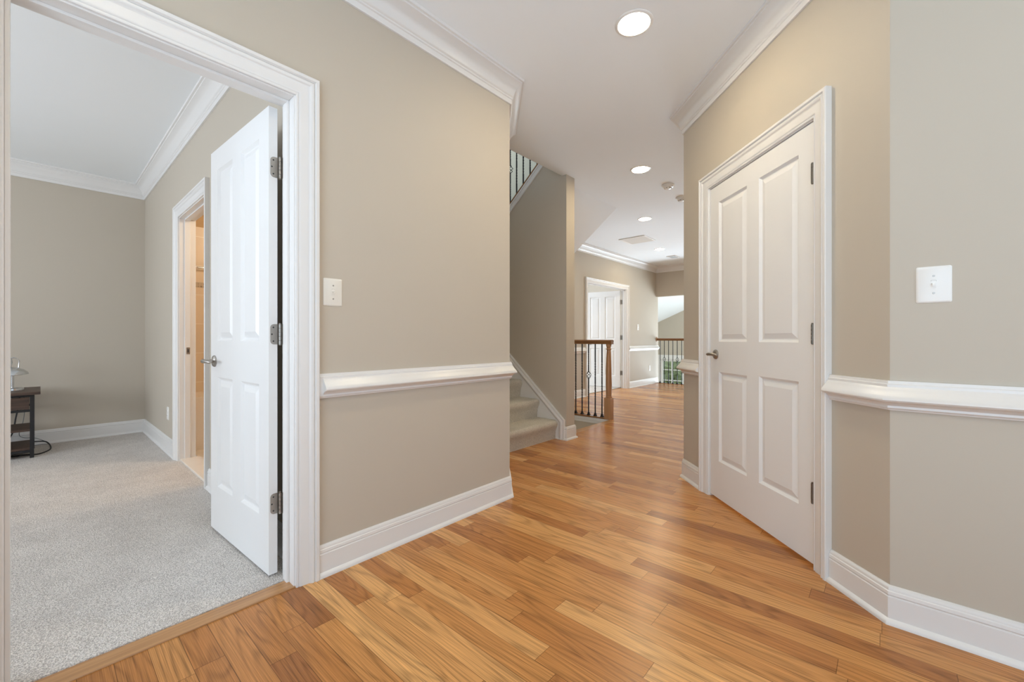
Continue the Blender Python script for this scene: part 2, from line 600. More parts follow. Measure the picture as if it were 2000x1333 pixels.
# basement stair shaft
struct(MB().box(4.90, 5.0, 2.65, 4.2, -2.9, -0.06).box(3.66, 3.76, 2.65, 4.2, -2.9, -0.001).box(3.66, 5.0, 4.2, 4.3, -2.9, -0.001).box(3.66, 5.0, 2.55, 2.65, -2.9, -0.06).build('wall_basement_stair', M_WALL))
struct(MB().box(3.66, 5.0, 2.55, 4.3, -3.0, -2.9).build('floor_basement', M_CARPET))
# far hall wall with double door
FX0, FX1, FZ = 6.65, 8.17, 2.07
wf = MB()
wf.box(4.97, FX0 - 0.02, YF, YF + 0.12, 0, C).box(FX1 + 0.02, 9.81, YF, YF + 0.12, 0, C).box(FX0 - 0.02, FX1 + 0.02, YF, YF + 0.12, FZ + 0.02, C)
struct(wf.build('wall_far', M_WALL))
struct(MB().box(XH, 9.81, 1.142, YF, 2.035, C).build('wall_header', M_WALL))
# guest room behind the double door
struct(MB().box(5.0, 9.75, 7.4, 7.5, 0, 0.7).box(5.0, 5.7, 7.4, 7.5, 0.7, 2.35).box(8.1, 9.75, 7.4, 7.5, 0.7, 2.35).box(5.0, 9.75, 7.4, 7.5, 2.35, C)
       .box(9.65, 9.75, YF + 0.12, 7.4, 0, C).build('wall_guest_room', M_WALL))
# family room below the overlook
WY0, WY1, WZ0, WZ1 = 4.24, 5.70, -1.76, 0.35
fr = MB()


def slope_z(y):
    return 1.60 + 0.43 * (5.80 - y)


fr.extrude_yz([(WY1, -2.9), (6.6, -2.9), (6.6, slope_z(6.6)), (WY1, slope_z(WY1))], 14.0, 14.12)
fr.extrude_yz([(WY0, -2.9), (WY1, -2.9), (WY1, WZ0), (WY0, WZ0)], 14.0, 14.12)
fr.extrude_yz([(WY0, WZ1), (WY1, WZ1), (WY1, slope_z(WY1)), (WY0, slope_z(WY0))], 14.0, 14.12)
fr.extrude_yz([(-2.0, -2.9), (WY0, -2.9), (WY0, slope_z(WY0)), (2.0, slope_z(2.0)), (-2.0, slope_z(2.0))], 14.0, 14.12)
struct(fr.build('wall_family_room', M_WALL))
struct(MB().box(9.81, 14.12, 6.6, 6.7, -2.9, 1.5).box(9.70, 9.81, YF + 0.12, 6.6, -2.9, 3.0).box(9.81, 14.12, -2.1, -2.0, -2.9, 3.3).box(9.70, 9.80, -2.0, YF + 0.12, -2.9, -0.06)
       .box(9.70, 9.81, -2.0, 1.142, 0, 3.3).build('wall_family_room_sides', M_WALL))
cs = MB()
cs.extrude_yz([(6.7, slope_z(6.7)), (2.0, slope_z(2.0)), (2.0, slope_z(2.0) + 0.1), (6.7, slope_z(6.7) + 0.1)], 9.81, 14.12)
cs.box(9.81, 14.12, -2.1, 2.0, slope_z(2.0), slope_z(2.0) + 0.1)
struct(cs.build('ceiling_family_room', M_CEIL))
struct(MB().box(9.7, 14.12, -2.1, 6.7, -3.0, -2.9).build('floor_family_room', M_CARPET))

# ------------------------------------------------------------------ ceilings
c = MB()
c.box(-2.72, 0.90, -3.3, 1.93, C, C + 0.3)
c.box(0.90, 9.81, -3.3, YO, C, C + 0.3)
c.box(XS1, 4.97, YO, 2.605, C, C + 0.3)
c.box(4.97, 9.81, YO, YF + 0.12, C, C + 0.12)
struct(c.build('ceiling', M_CEIL))
sf = MB()
sf.extrude_yz([(2.605, C), (4.3, C - 0.772 * 1.695), (4.3, C - 0.772 * 1.695 + 0.08), (2.605, C + 0.08)], XS1, 4.97)
struct(sf.build('ceiling_stair', M_CEIL))
struct(MB().box(-3.5, 0.90, 1.93, 6.3, C, C + 0.1).build('ceiling_bedroom', M_CEIL))
struct(MB().box(0.90, 2.62, 2.62, 5.4, C, C + 0.1).build('ceiling_bathroom', M_CEIL))
struct(MB().box(5.0, 9.75, YF + 0.12, 7.5, C, C + 0.1).build('ceiling_guest_room', M_CEIL))
struct(MB().box(2.62, 5.07, 0.4, 5.5, 5.4, 5.5).build('ceiling_upper', M_CEIL))

# ------------------------------------------------------------------ trim
BASE = [(0, 0), (0.027, 0), (0.0265, 0.008), (0.023, 0.015), (0.015, 0.020), (0.014, 0.021), (0.014, 0.098), (0.0115, 0.101), (0.0115, 0.104),
        (0.014, 0.107), (0.013, 0.118), (0.010, 0.121), (0.010, 0.127), (0.007, 0.134), (0.004, 0.138), (0, 0.138)]
RAIL = [(0, 0.785), (0.010, 0.785), (0.012, 0.791), (0.016, 0.794), (0.016, 0.802), (0.020, 0.805), (0.025, 0.812), (0.034, 0.816), (0.045, 0.819),
        (0.049, 0.825), (0.048, 0.832), (0.042, 0.841), (0.033, 0.851), (0.026, 0.861), (0.022, 0.868), (0.018, 0.871), (0.018, 0.880), (0.014, 0.883), (0.012, 0.893), (0, 0.893)]
RAIL_BACK = [(0, 0.785), (0.010, 0.785), (0.012, 0.791), (0.016, 0.794), (0.016, 0.802), (0.016, 0.871), (0.018, 0.880), (0.014, 0.883), (0.012, 0.893), (0, 0.893)]
CROWN = [(0, 2.598), (0.011, 2.598), (0.013, 2.606), (0.013, 2.626), (0.018, 2.630), (0.019, 2.638), (0.024, 2.642), (0.026, 2.650), (0.034, 2.672),
         (0.047, 2.694), (0.064, 2.711), (0.080, 2.719), (0.082, 2.726), (0.092, 2.729), (0.094, 2.743), (0, 2.743)]
CASE = [(0, 0), (0, 0.009), (0.004, 0.012), (0.008, 0.012), (0.010, 0.009), (0.014, 0.013), (0.018, 0.0145), (0.046, 0.0165), (0.050, 0.017), (0.054, 0.021),
        (0.060, 0.026), (0.066, 0.027), (0.070, 0.024), (0.072, 0.021), (0.074, 0.027), (0.077, 0.030), (0.088, 0.030), (0.091, 0.027), (0.091, 0)]
TRIM_N = [0]


def trim(pts, prof, n=None, smooth=True):
    """out grows to the left of the path direction"""
    TRIM_N[0] += 1
    return struct(MB().sweep(pts, prof).build('trim_%d' % TRIM_N[0], M_TRIM, smooth=smooth))


def baseboard(side, pts):
    return struct(MB().sweep(pts, BASE).build('baseboard_' + side, M_TRIM, smooth=True))


def frame_mtx(loc, rotz):
    return Matrix.Translation(loc) @ Matrix.Rotation(rotz, 4, 'Z')


def casing(mtx, u0, u1, ztop, name=None):
    """local x along the wall, local y out of the wall"""
    rings = []
    z0 = 0.0
    corner = [((u0, z0), (-1, 0)), ((u0, ztop), (-1, 1)), ((u1, ztop), (1, 1)), ((u1, z0), (1, 0))]
    m = MB(mtx)
    for (u, z), (du, dz) in corner:
        rings.append([(u + du * t, o, z + dz * t) for t, o in CASE])
    m.rings(rings)
    TRIM_N[0] += 1
    return struct(m.build('trim_%d' % TRIM_N[0], M_TRIM, smooth=True))


def jamb(mtx, u0, u1, ztop, depth, stop_y=None, z0=0.0):
    m = MB(mtx)
    m.box(u0 - 0.019, u0, -depth, 0.0, z0, ztop + 0.019)
    m.box(u1, u1 + 0.019, -depth, 0.0, z0, ztop + 0.019)
    m.box(u0, u1, -depth, 0.0, ztop, ztop + 0.019)
    if stop_y is not None:
        a, b = stop_y
        m.box(u0, u0 + 0.011, a, b, z0, ztop)
        m.box(u1 - 0.011, u1, a, b, z0, ztop)
        m.box(u0 + 0.011, u1 - 0.011, a, b, ztop - 0.011, ztop)
    TRIM_N[0] += 1
    return struct(m.build('trim_%d' % TRIM_N[0], M_TRIM, bevel=0.0015))


ML = frame_mtx((0, YL, 0), PI)                       # local x = -X, out = -Y
MLB = frame_mtx((0, 1.985, 0), 0)                    # bedroom side, out = +Y
M45 = frame_mtx((P0[0], P0[1], 0), PI / 4)           # local x along the closet wall, out = into the hall
MB_R = frame_mtx((XB, 0, 0), PI / 2)                 # local x = Y, out = -X
MF = frame_mtx((0, YF, 0), PI)

# doors' casings and jambs
casing(ML, -DX1 - 0.006, -DX0 + 0.006, DZ + 0.006)
casing(MLB, DX0 - 0.006, DX1 + 0.004, DZ + 0.006).scale = (1, 1, 1)
jamb(ML, -DX1, -DX0, DZ, 0.125, (-0.088, -0.048))
D45_0, D45_1 = 0.360, 1.259
casing(M45, D45_0 - 0.006, D45_1 + 0.006, 2.050)
jamb(M45, D45_0, D45_1, 2.045, 0.12, (-0.078, -0.042))
casing(MB_R, BY0 - 0.006, BY1 + 0.006, BZ + 0.006)
jamb(MB_R, BY0, BY1, BZ, 0.115, (-0.075, -0.036))
casing(MF, -FX1 - 0.006, -FX0 + 0.006, FZ + 0.006)
jamb(MF, -FX1, -FX0, FZ, 0.12, (-0.075, -0.036))

# baseboards
K0, K1 = 0.097, 0.097
hL = 0.0045
baseboard('left', [(2.76, 2.552), CN, (DX1 + 0.098, YL)][::1])
baseboard('left_of_door', [(DX0 - 0.098, YL), (-1.2, YL)])
baseboard('right', [(XR, -3.2), P0, pt45(D45_0 - 0.098)])
baseboard('closet', [pt45(D45_1 + 0.098), P1, (9.68, 1.142)])
baseboard('far_right', [(9.78, YF), (FX1 + 0.098, YF)])
baseboard('far_left', [(FX0 - 0.098, YF), (4.99, YF)])
bmz = [(o, z + 0.010) for o, z in BASE]
struct(MB().sweep([(XB, 1.99), (XB, BY0 - 0.098)], bmz).build('baseboard_bedroom_near', M_TRIM, smooth=True))
struct(MB().sweep([(XB, BY1 + 0.098), (XB, YB), (-3.39, YB)], bmz).build('baseboard_bedroom_back', M_TRIM, smooth=True))
baseboard('stair', [(XS1, 2.64), (XS1, YS), (XS0, YS), (XS0, 2.56)][::-1][::-1])
# chair rails
trim([(2.70, 2.492), CN, (DX1 + 0.116, YL)], RAIL)
trim([(DX1 + 0.1165, YL), (DX1 + 0.098, YL)], RAIL_BACK)
trim([(DX0 - 0.116, YL), (-1.2, YL)], RAIL)
trim([(DX0 - 0.098, YL), (DX0 - 0.1165, YL)], RAIL_BACK)
trim([(XR, -3.2), P0, pt45(D45_0 - 0.098)], RAIL)
trim([pt45(D45_1 + 0.098), P1, (9.68, 1.142)], RAIL)
trim([(9.80, YF), (FX1 + 0.098, YF)], RAIL)
trim([(FX0 - 0.098, YF), (4.99, YF)], RAIL)
# crowns
trim([(2.535, 2.327), CN, (-2.6, YL)], CROWN)
trim([(XR, -3.2), P0, P1, (4.0, 1.142)], CROWN)
trim([(XH, 1.142), (XH, YF), (4.98, YF)], CROWN)
trim([(XB, 1.99), (XB, YB), (-3.39, YB)], CROWN)


# ------------------------------------------------------------------ doors
def panel_leaf(name, w, h, panels, th=0.035, parent=None, mtx=None):
    """slab in local x 0..w, y 0..th (both faces panelled), z 0..h; panels = (x0,x1,z0,z1)"""
    m = MB(mtx)
    xs = sorted({0, w, *[p[0] for p in panels], *[p[1] for p in panels]})
    zs = sorted({0, h, *[p[2] for p in panels], *[p[3] for p in panels]})
    for side in (0, 1):
        y0 = 0 if side == 0 else th
        sg = 1 if side == 0 else -1
        for a, b in zip(xs, xs[1:]):
            for c0, c1 in zip(zs, zs[1:]):
                inside = any(a >= p[0] - 1e-6 and b <= p[1] + 1e-6 and c0 >= p[2] - 1e-6 and c1 <= p[3] + 1e-6 for p in panels)
                if not inside:
                    m.face([m.v(q) for q in ((a, y0, c0), (b, y0, c0), (b, y0, c1), (a, y0, c1))])
        for (a, b, c0, c1) in panels:
            prev = None
            for ins, dep in ((0, 0), (0.005, 0.0045), (0.013, 0.0115), (0.018, 0.0115), (0.046, 0.002)):
                y = y0 + sg * dep
                ring = [m.v(q) for q in ((a + ins, y, c0 + ins), (b - ins, y, c0 + ins), (b - ins, y, c1 - ins), (a + ins, y, c1 - ins))]
                if prev:
                    for i in range(4):
                        m.face([prev[i], prev[(i + 1) % 4], ring[(i + 1) % 4], ring[i]])
                prev = ring
            m.face(prev)
    e = [(0, 0), (w, 0), (w, h), (0, h)]
    for i in range(4):
        (xa, za), (xb, zb) = e[i], e[(i + 1) % 4]
        m.face([m.v(q) for q in ((xa, 0, za), (xb, 0, zb), (xb, th, zb), (xa, th, za))])
    bmesh.ops.remove_doubles(m.bm, verts=m.bm.verts[:], dist=1e-5)
    return m.build(name, M_DOOR, parent)


def four_panels(w, h):
    st, mid = 0.105, 0.108
    pw = (w - 2 * st - mid) / 2
    xs = ((st, st + pw), (st + pw + mid, w - st))
    out = []
    for a, b in xs:
        out.append((a, b, 0.240, 0.822))
        out.append((a, b, 1.012, h - 0.112))
    return out


def lever(parent, x, y, z, out, toward):
    """out: +1/-1 along local y; toward: +1/-1 along local x"""
    m = MB()
    m.lathe([(0.0, 0.0), (0.031, 0.0), (0.031, 0.004), (0.027, 0.009), (0.016, 0.012), (0.011, 0.014), (0.0095, 0.030), (0.0095, 0.052), (0.0, 0.052)],
            (x, y, z), (0, out, 0), 28, cap=False)
    pts = []
    rr = []
    for k in range(13):
        t = k / 12
        pts.append((x + toward * (t * 0.105 - 0.012), y + out * (0.050 + 0.010 * math.sin(t * PI) - 0.006 * t), z + 0.004 * math.sin(t * PI * 1.2)))
        rr.append(0.0115 - 0.004 * t if 0 < k < 12 else 0.004)
    m.tube(pts, rr, 12)
    return m.build('lever_handle', M_NICKEL, parent, smooth=True)


def barrel(m, x, y, z, h=0.089, r=0.0065):
    k = h / 5
    for i in range(5):
        m.lathe([(0, 0), (r, 0), (r, k - 0.0012), (0, k - 0.0012)], (x, y, z - h / 2 + i * k), (0, 0, 1), 14, cap=False)
    m.lathe([(0, 0), (r * 0.8, 0), (r * 0.9, 0.003), (r * 0.5, 0.005), (0, 0.005)], (x, y, z + h / 2), (0, 0, 1), 14, cap=False)
    m.lathe([(0, -0.005), (r * 0.5, -0.005), (r * 0.9, -0.003), (r * 0.8, 0), (0, 0)], (x, y, z - h / 2), (0, 0, 1), 14, cap=False)


def hinge_with_plate(parent, z, px, py, ex, y0, y1):
    """plate lies on the leaf edge at local x = ex, spanning y0..y1; pin at px,py"""
    m = MB()
    h = 0.089
    r = 0.016
    pts = [(y1, -h / 2)]
    for cy, cz, a0 in ((y0 - r, -h / 2 + r, -0.5 * PI), (y0 - r, h / 2 - r, 0.0)):
        for k in range(6):
            a = a0 + k * (PI / 2) / 5
            pts.append((cy + r * math.cos(a), cz + r * math.sin(a)))
    pts.append((y1, h / 2))
    poly = [(y, z + dz) for y, dz in pts]
    m.extrude_yz(poly, ex - 0.0022, ex + 0.0005)
    m.box(min(ex, px) - 0.001, max(ex, px), py - 0.002, py + 0.0005, z - h / 2, z + h / 2)
    barrel(m, px, py, z)
    o = m.build('hinge', M_NICKEL, parent, smooth=True)
    for dy, dz in ((0.012, 0.03), (0.006, 0.0), (0.012, -0.03)):
        MB().lathe([(0, 0), (0.0035, 0), (0.0030, 0.0008), (0, 0.0008)], (ex - 0.0022, y0 - dy, z + dz), (-1, 0, 0), 10, cap=False).build('screw', M_NICKEL_D, o)
    return o


# bedroom door: hinged on the right jamb, swung into the bedroom
# leaf local x from hinge edge to latch edge, local y = thickness; open so that leaf runs along +Y
LW, LH = 0.763, 2.035
d1 = empty('door_1', (0.6935, 1.9955, 0.022), PI / 2 + math.radians(2.7))
struct(d1, 'white four panel bedroom door swung open onto grey carpet', 'door')
# local +x -> roughly +Y, local +y -> roughly -X ; face seen is y = th
panel_leaf('leaf', LW, LH, four_panels(LW, LH), 0.035, d1)
for z in (1.775, 1.045, 0.305):
    hinge_with_plate(d1, z, -0.006, -0.0085, 0.0, 0.029, 0.0)
lever(d1, LW - 0.062, 0.035, 0.905, 1, -1)
lever(d1, LW - 0.062, 0.0, 0.905, -1, -1)
# hinge leaves screwed to the jamb belong to the frame
jp = MB()
for z in (1.797, 1.067, 0.327):
    jp.box(DX1 - 0.0022, DX1 + 0.0004, 1.955, 1.986, z - 0.0445, z + 0.0445)
for z in (1.82, 1.07, 0.32):
    jp.box(FX1 - 0.003, FX1 + 0.0004, YF + 0.082, YF + 0.121, z - 0.046, z + 0.046)
struct(jp.build('trim_jamb_hinge_plates', M_NICKEL))

# closet door in the angled wall (closed): local x along the wall from hinge side, local y out into the hall
CW = D45_1 - D45_0 - 0.006
p = pt45(D45_0 + 0.003, -0.038)
d2 = empty('door_2', (p[0], p[1], 0.016), PI / 4)
struct(d2, 'closed white four panel closet door in the angled wall', 'door')
panel_leaf('leaf', CW, 2.024, [(0.097, 0.392, 0.240, 0.826), (0.500, 0.792, 0.240, 0.818), (0.097, 0.392, 1.013, 1.913), (0.500, 0.792, 1.013, 1.913)], 0.035, d2)
for z in (1.786, 1.054, 0.327):
    m = MB()
    barrel(m, 0.001, 0.0425, z, 0.089, 0.0068)
    m.box(-0.0035, 0.013, 0.0345, 0.0362, z - 0.0445, z + 0.0445)
    m.build('hinge', M_NICKEL_H2, d2, smooth=True)
lever(d2, CW - 0.066, 0.035, 0.929, 1, -1)

# far double door: right leaf opened into the guest room
d3 = empty('door_3', (FX1 - 0.012, YF + 0.128, 0.02), math.radians(101.65))
struct(d3, 'white panelled double door leaf opened into the far room', 'door')
panel_leaf('leaf', LW, LH, four_panels(LW, LH), 0.035, d3)
for z in (1.80, 1.05, 0.30):
    hinge_with_plate(d3, z, -0.006, -0.0085, 0.0, 0.029, 0.0)
lever(d3, LW - 0.062, 0.035, 0.905, 1, -1)


# strike plate on the bathroom jamb
sp = MB(MB_R)
sp.box(BY1 - 0.002, BY1 + 0.0005, -0.036 + 0.004, -0.036 + 0.030, 0.905, 0.965)
sp = MB()
sp.box(0.832, 0.856, BY1 - 0.0125, BY1 - 0.0105, 0.915, 0.972)
st = sp.build('strike_plate', M_NICKEL)
tag(st, 'small nickel latch plate set in the bathroom door jamb', 'latch plate')
MB().box(0.838, 0.850, BY1 - 0.0130, BY1 - 0.0122, 0.930, 0.957).build('latch_hole', M_DARK, st)
# bathroom door sill and fixtures
struct(MB().box(XB + 0.004, 0.93, BY0, BY1, 0.0, 0.026).build('trim_marble_sill', M_MARBLE, bevel=0.004))
tub = empty('bathtub', (0, 0, 0))
tag(tub, 'cream bathtub edge glimpsed through the bathroom doorway', 'bathtub')
MB().box(0.95, 2.45, 4.78, 4.83, 0.012, 0.50).build('apron', M_MARBLE, tub)
MB().box(0.95, 2.45, 4.83, 5.295, 0.44, 0.50).build('rim', M_MARBLE, tub)
tb = empty('towel_bar', (0, 0, 0))
tag(tb, 'chrome towel bar on the bathroom tile seen past the door jamb', 'towel bar')
MB().tube([(1.0, 5.235, 1.775), (1.6, 5.235, 1.775)], 0.009, 10).build('bar', M_CHROME, tb, smooth=True)
for x in (1.0, 1.6):
    MB().lathe([(0, 0), (0.022, 0), (0.022, 0.008), (0.011, 0.012), (0.011, 0.075), (0, 0.075)], (x, 5.298, 1.775), (0, -1, 0), 16, cap=False).build('bracket', M_CHROME, tb, smooth=True)


# ------------------------------------------------------------------ recessed ceiling lights, detectors, grilles
LAMPS = [(2.123, 1.011, 'recessed ceiling light nearest the closet door, largest and brightest'),
         (3.996, 1.833, 'recessed ceiling light in front of the smoke detectors'),
         (5.690, 2.545, 'recessed ceiling light between the smoke detectors and the square grille'),
         (0.25, 0.19, 'added recessed ceiling light overhead, out of view, before the seen row'),  # added unseen lamp above the camera, more warm light on the walls
         (7.806, 3.20, 'small recessed ceiling light beyond the square ceiling grille')]
proto = None
for i, (x, y, lab) in enumerate(LAMPS):
    if proto is None:
        t = empty('recessed_light', (x, y, C))
        rg = MB()
        rg.lathe([(0.080, -0.002), (0.084, -0.006), (0.094, -0.006), (0.100, -0.002), (0.100, 0.0), (0.080, 0.0)], seg=48, cap=False)
        rg.build('trim_ring', M_PLATE, t, smooth=True)
        MB().lathe([(0, -0.003), (0.081, -0.003), (0.081, -0.001), (0, -0.001)], seg=48, cap=False).build('lens', M_LAMP, t)
        proto = t
    else:
        t = copy_tree(proto)
        t.location = (x, y, C)
    tag(t, lab, 'ceiling light', 'recessed lights along the hall ceiling')

proto = None
for x, y, lab in ((4.612, 1.794, 'white smoke detector on the ceiling, whole, beside a recessed light'), (5.13, 1.83, 'white smoke detector half hidden by the corner of the closet wall')):
    if proto is None:
        t = empty('smoke_detector', (x, y, C))
        MB().lathe([(0, 0), (0.068, 0), (0.068, -0.010), (0.064, -0.014), (0, -0.014)], seg=36, cap=False).build('base', M_PLATE, t, smooth=True)
        MB().lathe([(0, -0.014), (0.056, -0.014), (0.052, -0.030), (0.040, -0.034), (0.038, -0.042), (0.030, -0.046), (0, -0.046)], seg=36, cap=False).build('cover', M_PLATE, t, smooth=True)
        g = MB()
        for k in range(8):
            a = k * PI / 4
            g.m = Matrix.Rotation(a, 4, 'Z')
            g.box(0.036, 0.0395, -0.009, 0.009, -0.0405, -0.0355)
        g.build('vent_slots', M_DARK, t)
        proto = t
    else:
        t = copy_tree(proto)
        t.location = (x, y, C)
    tag(t, lab, 'smoke detector', 'ceiling smoke detectors')


def grille(name, x, y, sx, sy, nsl, mat, label, slat_mat, along='X', back=None):
    t = empty(name, (x, y, C))
    fr_ = MB()
    b = 0.028
    fr_.box(-sx / 2, sx / 2, -sy / 2, -sy / 2 + b, -0.012, 0).box(-sx / 2, sx / 2, sy / 2 - b, sy / 2, -0.012, 0)
    fr_.box(-sx / 2, -sx / 2 + b, -sy / 2 + b, sy / 2 - b, -0.012, 0).box(sx / 2 - b, sx / 2, -sy / 2 + b, sy / 2 - b, -0.012, 0)
    fr_.build('frame', mat, t, bevel=0.003)
    MB().box(-sx / 2 + b, sx / 2 - b, -sy / 2 + b, sy / 2 - b, -0.002, 0).build('backing', back or slat_mat, t)
    s = MB()
    L_ = (sy if along == 'X' else sx) - 2 * b
    for k in range(nsl):
        q = -L_ / 2 + (k + 0.5) * L_ / nsl
        hw = L_ / nsl * 0.38
        if along == 'X':
            s.extrude_yz([(q - hw, -0.0085), (q + hw, -0.0105), (q + hw, -0.0120), (q - hw, -0.0100)], -sx / 2 + b, sx / 2 - b)
        else:
            r = [(q - hw, -0.0085), (q + hw, -0.0105), (q + hw, -0.0120), (q - hw, -0.0100)]
            s.rings([[(xx, -sy / 2 + b, zz) for xx, zz in r], [(xx, sy / 2 - b, zz) for xx, zz in r]])
    s.build('louvres', slat_mat, t)
    tag(t, label, 'air vent')
    return t


M_GREY = simple('grey_register_metal', (0.35, 0.35, 0.34), 0.5)
grille('return_air_grille', 6.80, 3.18, 0.46, 0.46, 22, M_PLATE, 'large square white return air grille on the hall ceiling', M_PLATE, 'Y', M_GREY)
M_GREY = simple('grey_register_metal', (0.35, 0.35, 0.34), 0.5)
grille('ceiling_register', 8.70, 3.28, 0.26, 0.19, 7, M_PLATE, 'small dark slotted air register on the ceiling near the far header', M_GREY, 'X', M_DARK)


# ------------------------------------------------------------------ switches and outlets
def rounded_plate(m, wv, hv, d, r=0.006, seg=5):
    ring = []
    for cx, cz, a0 in ((wv / 2 - r, -hv / 2 + r, -PI / 2), (wv / 2 - r, hv / 2 - r, 0), (-wv / 2 + r, hv / 2 - r, PI / 2), (-wv / 2 + r, -hv / 2 + r, PI)):
        for k in range(seg):
            a = a0 + k * (PI / 2) / (seg - 1)
            ring.append((cx + r * math.cos(a), cz + r * math.sin(a)))

    def sc(s, y):
        return [(x - math.copysign(s, x), y, z - math.copysign(s, z)) for x, z in ring]
    m.rings([sc(0, 0), sc(0, d * 0.35), sc(0.002, d * 0.7), sc(0.006, d)])


def switch(name, loc, rotz, label, wv, hv, mat, up=True, scale=1.0, group=None):
    t = empty(name, loc, rotz)
    m = MB()
    rounded_plate(m, wv, hv, 0.006)
    m.build('plate', mat, t, smooth=True)
    k = MB()
    k.box(-0.0062, 0.0062, 0.0055, 0.0066, -0.0145, 0.0145)
    s = 1 if up else -1
    k.rings([[(-0.005, 0.006, -0.008 * s - 0.004), (0.005, 0.006, -0.008 * s - 0.004), (0.005, 0.006, 0.005), (-0.005, 0.006, 0.005)],
             [(-0.0042, 0.017, 0.002 * s - 0.004), (0.0042, 0.017, 0.002 * s - 0.004), (0.0042, 0.017, 0.002 * s + 0.004), (-0.0042, 0.017, 0.002 * s + 0.004)]])
    k.build('toggle', mat, t)
    for z in (-0.030, 0.030):
        MB().lathe([(0, 0.0055), (0.0036, 0.0055), (0.0030, 0.0074), (0, 0.0074)], (0, 0, z), (0, 1, 0), 12, cap=False).build('screw', M_NICKEL, t)
    MB().box(-0.0066, 0.0066, 0.0055, 0.0061, 0.0105, 0.0150).build('toggle_slot', M_DARK, t)
    tag(t, label, 'light switch', group)
    return t


switch('light_switch', (0.8765, YL, 1.256), PI, 'ivory toggle light switch on the beige wall beside the bedroom door casing', 0.086, 0.124, M_PLATE_I, False)
switch('light_switch', (XR, -0.126, 1.238), PI / 2, 'wide white toggle light switch on the grey right wall above the chair rail', 0.090, 0.128, M_PLATE, False)
switch('light_switch', (8.72, YF, 1.30), PI, 'small white light switch on the far wall right of the double door', 0.08, 0.13, M_PLATE, True)


def outlet(loc, rotz, label):
    t = empty('wall_outlet', loc, rotz)
    m = MB()
    rounded_plate(m, 0.074, 0.118, 0.006)
    m.build('cover_plate', M_PLATE, t, smooth=True)
    for z in (-0.020, 0.020):
        k = MB()
        k.lathe([(0, 0), (0.0165, 0), (0.0155, 0.003), (0, 0.003)], (0, 0.0055, z), (0, 1, 0), 20, cap=False)
        r = k.build('receptacle', M_PLATE, t)
        MB().box(-0.0075, -0.0050, 0.008, 0.0088, z - 0.003, z + 0.006).box(0.0050, 0.0075, 0.008, 0.0088, z - 0.003, z + 0.006).build('slots', M_DARK, r)
    tag(t, label, 'electrical outlet')


outlet((XB, 4.93, 0.36), PI / 2, 'white electrical outlet low on the bedroom wall beside the bathroom casing')
outlet((9.33, YF, 0.37), PI, 'white electrical outlet low on the far wall under its chair rail')

# ------------------------------------------------------------------ carpeted stair
RISE, RUN = 0.197, 0.242
stair = empty('staircase', (2.76, 2.572, 0))
tag(stair, 'carpeted staircase rising beside the dark wall of the stairwell', 'staircase')


def step_profile(k):
    y0 = k * RUN
    z0, z1 = k * RISE, (k + 1) * RISE
    pr = [(y0 + 0.014, z0), (y0 + 0.008, z1 - 0.115), (y0 - 0.002, z1 - 0.086), (y0 - 0.012, z1 - 0.064), (y0 - 0.018, z1 - 0.044), (y0 - 0.017, z1 - 0.028), (y0 - 0.010, z1 - 0.013), (y0 + 0.004, z1 - 0.004), (y0 + 0.024, z1),
          (y0 + RUN + 0.015, z1), (y0 + RUN + 0.015, z0)]
    return pr


for k in range(7):
    m = MB()
    m.extrude_yz(step_profile(k), 0.004, XS0 - 2.76 - 0.020)
    s = m.build('step', M_STAIRC, stair, smooth=True)
MB().box(0.004, XS0 - 2.76 - 0.02, 7 * RUN, 5.35 - 2.572, 7 * RISE - 0.1, 8 * RISE).build('landing', M_STAIRC, stair)


cx = XS0 - 2.76                       # wall face in the stair's own frame
SKS = 0.87
yE = 5.4 * RUN


def off_line(line, d):
    # parallel copy of a (y, z) polyline, d below / to the +y side of it
    out = []
    P = [Vector(p) for p in line]
    for i in range(len(P)):
        n = []
        if i > 0:
            t = (P[i] - P[i - 1]).normalized()
            n.append(Vector((t.y, -t.x)))
        if i < len(P) - 1:
            t = (P[i + 1] - P[i]).normalized()
            n.append(Vector((t.y, -t.x)))
        if len(n) == 1:
            q = n[0]
        else:
            q = n[0] + n[1]
            q = q / q.dot(n[0])
        out.append(P[i] + q * d)
    return out


OUTER = [(-0.098, 0.0), (-0.098, 0.205), (yE, 0.30 + SKS * yE)]
sk = off_line(OUTER, 0.03)
MB().extrude_yz([tuple(p) for p in sk] + [(yE, 0.0)], cx - 0.018, cx - 0.0005).build('skirt_board', M_TRIM, stair)
cap = MB()
rows = [(d, o, off_line(OUTER, d)) for d, o in ((0, 0.0005), (0, 0.024), (0.010, 0.027), (0.016, 0.022), (0.022, 0.022), (0.028, 0.027), (0.046, 0.029), (0.052, 0.024), (0.066, 0.022), (0.070, 0.018), (0.070, 0.0005))]
rings = []
for k in range(3):
    rings.append([(cx - o, ln[k].x, ln[k].y) for d, o, ln in rows])
cap.rings(rings)
cap.build('skirt_moulding', M_TRIM, stair, smooth=True)

# ------------------------------------------------------------------ iron balusters
def twisted_bar(m, x, y, z0, z1, segs, hw=0.0062, zig=0.0125):
    """square bar with twisted stretches; segs = list of (za, zb, turns)"""
    n = 60
    rs = []
    zz = [z0]
    for za, zb, t in segs:
        zz += [za + (zb - za) * i / 28 for i in range(29)]
    zz.append(z1)
    zz = sorted(set(round(q, 5) for q in zz))
    for z in zz:
        a = PI / 4
        for za, zb, t in segs:
            if z >= zb:
                a += t * 2 * PI
            elif z > za:
                a += t * 2 * PI * (z - za) / (zb - za)
        rs.append([(x + hw * 1.414 * math.cos(a + k * PI / 2), y + hw * 1.414 * math.sin(a + k * PI / 2), z) for k in range(4)])
    m.rings(rs)


